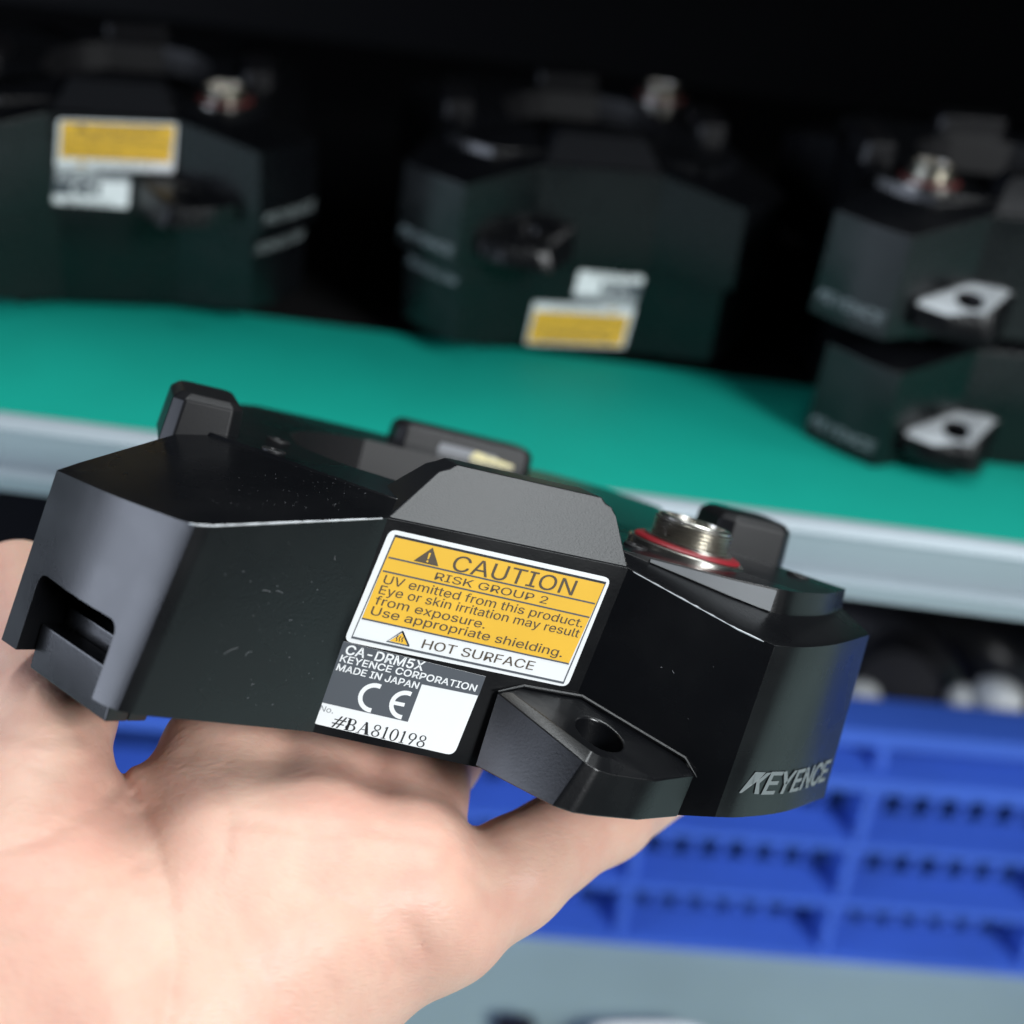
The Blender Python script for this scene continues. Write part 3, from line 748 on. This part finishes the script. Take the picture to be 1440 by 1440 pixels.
world_tube('air_hose', arc_pts([(1250, 865, .03), (1340, 885, .02), (1400, 930, .01), (1440, 990, .02), (1450, 1060, .02)], .54), .0145, M_HOSE, 'thick black hose in the crate, at the right edge of the picture', 'hose', 'hoses in the crate')
c0 = at(1258, 962, .490)
v, f = lathe([(.001, -.028), (.019, -.027), (.021, -.012), (.019, .004), (.0175, .006), (.0175, .010), (.001, .011)], 28)
o = link('cable_spool', mesh_of('cable_spool', v, f, M_HOSE, 40, 1.0)); o.location = c0; o.rotation_euler = (R_(70), R_(8), R_(-12))
tag(o, 'round black cable spool resting just behind the crate rim', 'spool')
def plug(label, px, py, y, r, rot):
    v, f = lathe([(.001, -1.2), (.62, -1.2), (.66, -.5), (.95, -.45), (1.0, 0), (.93, .45), (.7, .8), (.3, 1.0), (.001, 1.03)], 24)
    o = link('white_plug', mesh_of('white_plug', [np.array(p) * r for p in v], f, M_PLUG, 60, 1.0)); o.location = at(px, py, y); o.rotation_euler = rot
    tag(o, label, 'plug', 'white plugs in the crate')
plug('glossy white round plug at the right, resting behind the crate rim', 1405, 985, .478, .0100, (R_(75), 0, R_(10)))
plug('dull white plug between the black spool and the glossy round plug', 1352, 985, .484, .0075, (R_(60), 0, R_(-30)))
plug('white plug half hidden behind the right end of the held ring light', 1208, 985, .478, .009, (R_(60), 0, R_(60)))
# white tray and dark clip on the floor, cut by the lower edge of the picture
tc_ = on_plane(920, 1500, .008)
tr = VF()
ringo = [[(sx * math.copysign(abs(math.cos(a)) ** .5, math.cos(a)), sy * math.copysign(abs(math.sin(a)) ** .5, math.sin(a)), z) for a in np.linspace(0, 2 * math.pi, 40, endpoint=False)] for sx, sy, z in ((24, 17, 0), (28, 20, 9), (26.8, 18.8, 9), (23, 16, 1.2))]
v, f = loft(ringo, cap0=True, cap1=True)
o = link('white_tray', mesh_of('white_tray', v, f, M_PLUG, 40)); o.location = (tc_[0], tc_[1], 0.0005); o.rotation_euler = (0, 0, R_(8))
tag(o, 'small white rounded tray on the grey floor at the lower edge', 'tray')
bc_ = on_plane(725, 1445, .003)
o = link('black_clip', bevelled(mesh_of('black_clip', *loft([[(-9, -5, 0), (9, -5, 0), (9, 5, 0), (-9, 5, 0)], [(-8, -4, 5), (6, -4, 7), (6, 4, 7), (-8, 4, 5)]], cap0=True, cap1=True), M_HOSE), 1, 2)); o.location = (bc_[0], bc_[1], .0005)
tag(o, 'small black plastic clip on the grey floor beside the wrist', 'clip')

# ------------------------------------------------------------------ hand (one continuous surface, in the frame of what it holds)
CH_ = {
 'thumb': [(-48.5, -55.9, -51.9, 22.0), (-46.6, -49.5, -28.8, 15.5), (-47.6, -39.5, -17.5, 10.4), (-49.6, -27.5, -10.6, 8.7), (-51.2, -14.9, -7.1, 8.3), (-58.4, 4.2, -1.2, 7.8)],
 'index': [(-23.6, -50.0, -42.1, 22.0), (-23.8, -41.5, -21.0, 13.0), (-24.2, -28.0, -11.6, 9.3), (-20.3, -9.1, -8.4, 8.8), (-14.9, 15.6, -7.4, 8.2)],
 'middle': [(-18.9, -49.4, -41.8, 20.0), (-11.2, -42.5, -19.5, 13.0), (-10.5, -26.5, -10.8, 9.5), (-3.8, -7.5, -8.2, 9.0), (4.0, 21.4, -7.2, 8.4)],
 'ring': [(-17.8, -48.1, -45.6, 19.0), (1.1, -43.8, -18.6, 11.5), (2.8, -28.5, -10.6, 9.2), (10.0, -12.0, -7.5, 8.6), (19.8, 15.2, -6.0, 8.0)],
 'pinky': [(-34.8, -45.7, -52.9, 20.0), (8.4, -46.3, -20.8, 8.8), (18.1, -41.4, -15.5, 7.6), (36.0, -27.2, -7.6, 7.4), (56.0, -8.4, -4.5, 6.8)],
 'web': [(-45.0, -43.5, -25.0, 12.0), (-37.0, -38.5, -21.3, 9.0), (-30.0, -36.0, -17.5, 9.0)],
 'fill': [(-42.0, -46.0, -33.0, 14.0), (-27.0, -45.0, -27.5, 13.0)],
 'palm': [(-30.7, -49.6, -39.3, 24.0), (-13.1, -45.2, -25.2, 17.0), (1.8, -45.1, -19.4, 12.0)],
 'arm': [(-47.4, -43.7, -97.0, 30.0), (-37.5, -47.3, -56.4, 26.0)]}
CREASE = [  # folds of the palm as seen square on: (points, narrow depth, wide depth)
 ([(166, 1076), (180, 1106), (196, 1134), (214, 1175), (237, 1260), (246, 1335), (238, 1420), (215, 1500)], .42, .60),
 ([(168, 1060), (174, 1092), (186, 1122)], .5, .5),
 ([(-60, 1205), (0, 1194), (62, 1179), (125, 1141), (168, 1104)], .60, .40),
 ([(20, 1066), (69, 1080), (124, 1071)], .40, .22),
 ([(8, 1030), (60, 1042), (110, 1036)], .22, .1),
 ([(262, 1062), (300, 1098), (322, 1145), (318, 1195), (296, 1250)], .34, .25),
 ([(560, 1290), (587, 1322), (604, 1348)], .34, .1),
 ([(420, 1240), (520, 1290), (566, 1370)], .22, .4),
 ([(10, 1280), (110, 1262), (200, 1212)], .25, .15),
 ([(0, 1330), (90, 1318), (150, 1290)], .18, .1),
 ([(330, 1150), (440, 1172), (540, 1168), (640, 1190)], .30, .25),
 ([(300, 1330), (360, 1360), (400, 1410)], .22, .1),
 ([(640, 1215), (680, 1245), (690, 1280)], .28, .15),
]
def hand_mesh(h=0.72):
    lo = np.array((-88, -84, -84.0)); hi = np.array((66, 34, 12.0))
    n = np.ceil((hi - lo) / h).astype(int) + 1
    ax = [lo[i] + h * np.arange(n[i]) for i in range(3)]
    X, Y, Z = np.meshgrid(*[a.astype(np.float32) for a in ax], indexing='ij')
    def cone(a, b):
        pa = np.array(a[:3]); ba = np.array(b[:3]) - pa; L2 = ba @ ba
        t = np.clip(((X - pa[0]) * ba[0] + (Y - pa[1]) * ba[1] + (Z - pa[2]) * ba[2]) / L2, 0, 1)
        r = a[3] + (b[3] - a[3]) * t
        return np.sqrt((X - pa[0] - ba[0] * t) ** 2 + (Y - pa[1] - ba[1] * t) ** 2 + (Z - pa[2] - ba[2] * t) ** 2) - r
    def smin(a, b, k):
        q = np.clip(.5 + .5 * (b - a) / k, 0, 1); return b + (a - b) * q - k * q * (1 - q)
    S = None
    for nme, c in CH_.items():
        D = None
        for a, b in zip(c[:-1], c[1:]):
            d = cone(a, b); D = d if D is None else smin(D, d, 4.0)
        S = D if S is None else smin(S, D, 2.4 if nme in ('index', 'middle', 'ring', 'pinky') else 4.5)
    q = [RO[i, 0] * X + RO[i, 1] * Y + RO[i, 2] * Z + np.float32(TO[i] / MM) for i in range(3)]
    U = (1900 * q[0] / q[2] + 720).astype(np.float32); V = (1900 * q[1] / q[2] + 720).astype(np.float32)
    for c, d1, d2 in CREASE:
        D = None
        for a, b in zip(c[:-1], c[1:]):
            bx, by = b[0] - a[0], b[1] - a[1]
            t = np.clip(((U - a[0]) * bx + (V - a[1]) * by) / (bx * bx + by * by), 0, 1)
            d = np.hypot(U - a[0] - bx * t, V - a[1] - by * t); D = d if D is None else np.minimum(D, d)
        S = S + d1 * np.exp(-(D / 7.5) ** 2) + d2 * np.exp(-(D / 50) ** 2)
    S = S + .25 * np.sin(X * .21 + 1) * np.sin(Z * .17 + Y * .11)
    # surface nets
    ins = S < 0
    nx, ny, nz = [k - 1 for k in n]
    acc = np.zeros((nx, ny, nz, 3), np.float32); cnt = np.zeros((nx, ny, nz), np.float32)
    cor = [(i, j, k) for i in (0, 1) for j in (0, 1) for k in (0, 1)]
    sl = lambda A, c: A[c[0]:c[0] + nx, c[1]:c[1] + ny, c[2]:c[2] + nz]
    for a in cor:
        for d in range(3):
            if a[d] == 0:
                b = tuple(1 if i == d else a[i] for i in range(3))
                sa, sb = sl(S, a), sl(S, b); m = (sa < 0) != (sb < 0)
                t = np.where(m, sa / np.where(m, sa - sb, 1), 0)
                for i in range(3):
                    acc[..., i] += np.where(m, a[i] + (t if i == d else 0), 0)
                cnt += m
    act = cnt > 0
    idx = -np.ones(act.shape, int); idx[act] = np.arange(act.sum())
    g = np.argwhere(act); P = lo + h * (g + acc[act] / cnt[act][:, None])
    F = []
    for d in range(3):
        e, f_ = [i for i in range(3) if i != d]
        s0 = [slice(1, None)] * 3; s1 = [slice(1, None)] * 3
        s0[d] = slice(0, -1); s1[d] = slice(1, None)
        A_ = ins[tuple(s0)]; B_ = ins[tuple(s1)]
        w_ = np.argwhere(A_ != B_)
        off = np.ones(3, int); off[d] = 0
        w_ = w_ + off
        ok = np.all(w_ < np.array(act.shape), axis=1); w_ = w_[ok]
        u = np.zeros(3, int); u[e] = 1; v_ = np.zeros(3, int); v_[f_] = 1
        q = [idx[tuple((w_ - o_).T)] for o_ in (0 * u, u, u + v_, v_)]
        fl = ins[tuple(w_.T)] ^ (d == 1)
        Q = np.stack(q, 1); Q[~fl] = Q[~fl][:, ::-1]; F.append(Q)
    F = np.concatenate(F); F = F[(F >= 0).all(1)]
    me = bpy.data.meshes.new('hand'); me.from_pydata((P * MM).tolist(), [], F.tolist())
    bm = bmesh.new(); bm.from_mesh(me)
    for _ in range(2): bmesh.ops.smooth_vert(bm, verts=bm.verts, factor=.5, use_axis_x=True, use_axis_y=True, use_axis_z=True)
    bmesh.ops.recalc_face_normals(bm, faces=bm.faces); bm.to_mesh(me); bm.free()
    for p in me.polygons: p.use_smooth = True
    me.materials.append(M_SKIN)
    return me
hand = link('hand', hand_mesh()); hand.matrix_world = held.matrix_world.copy()
tag(hand, 'bare left hand holding the ring light from below, palm towards the camera', 'hand')
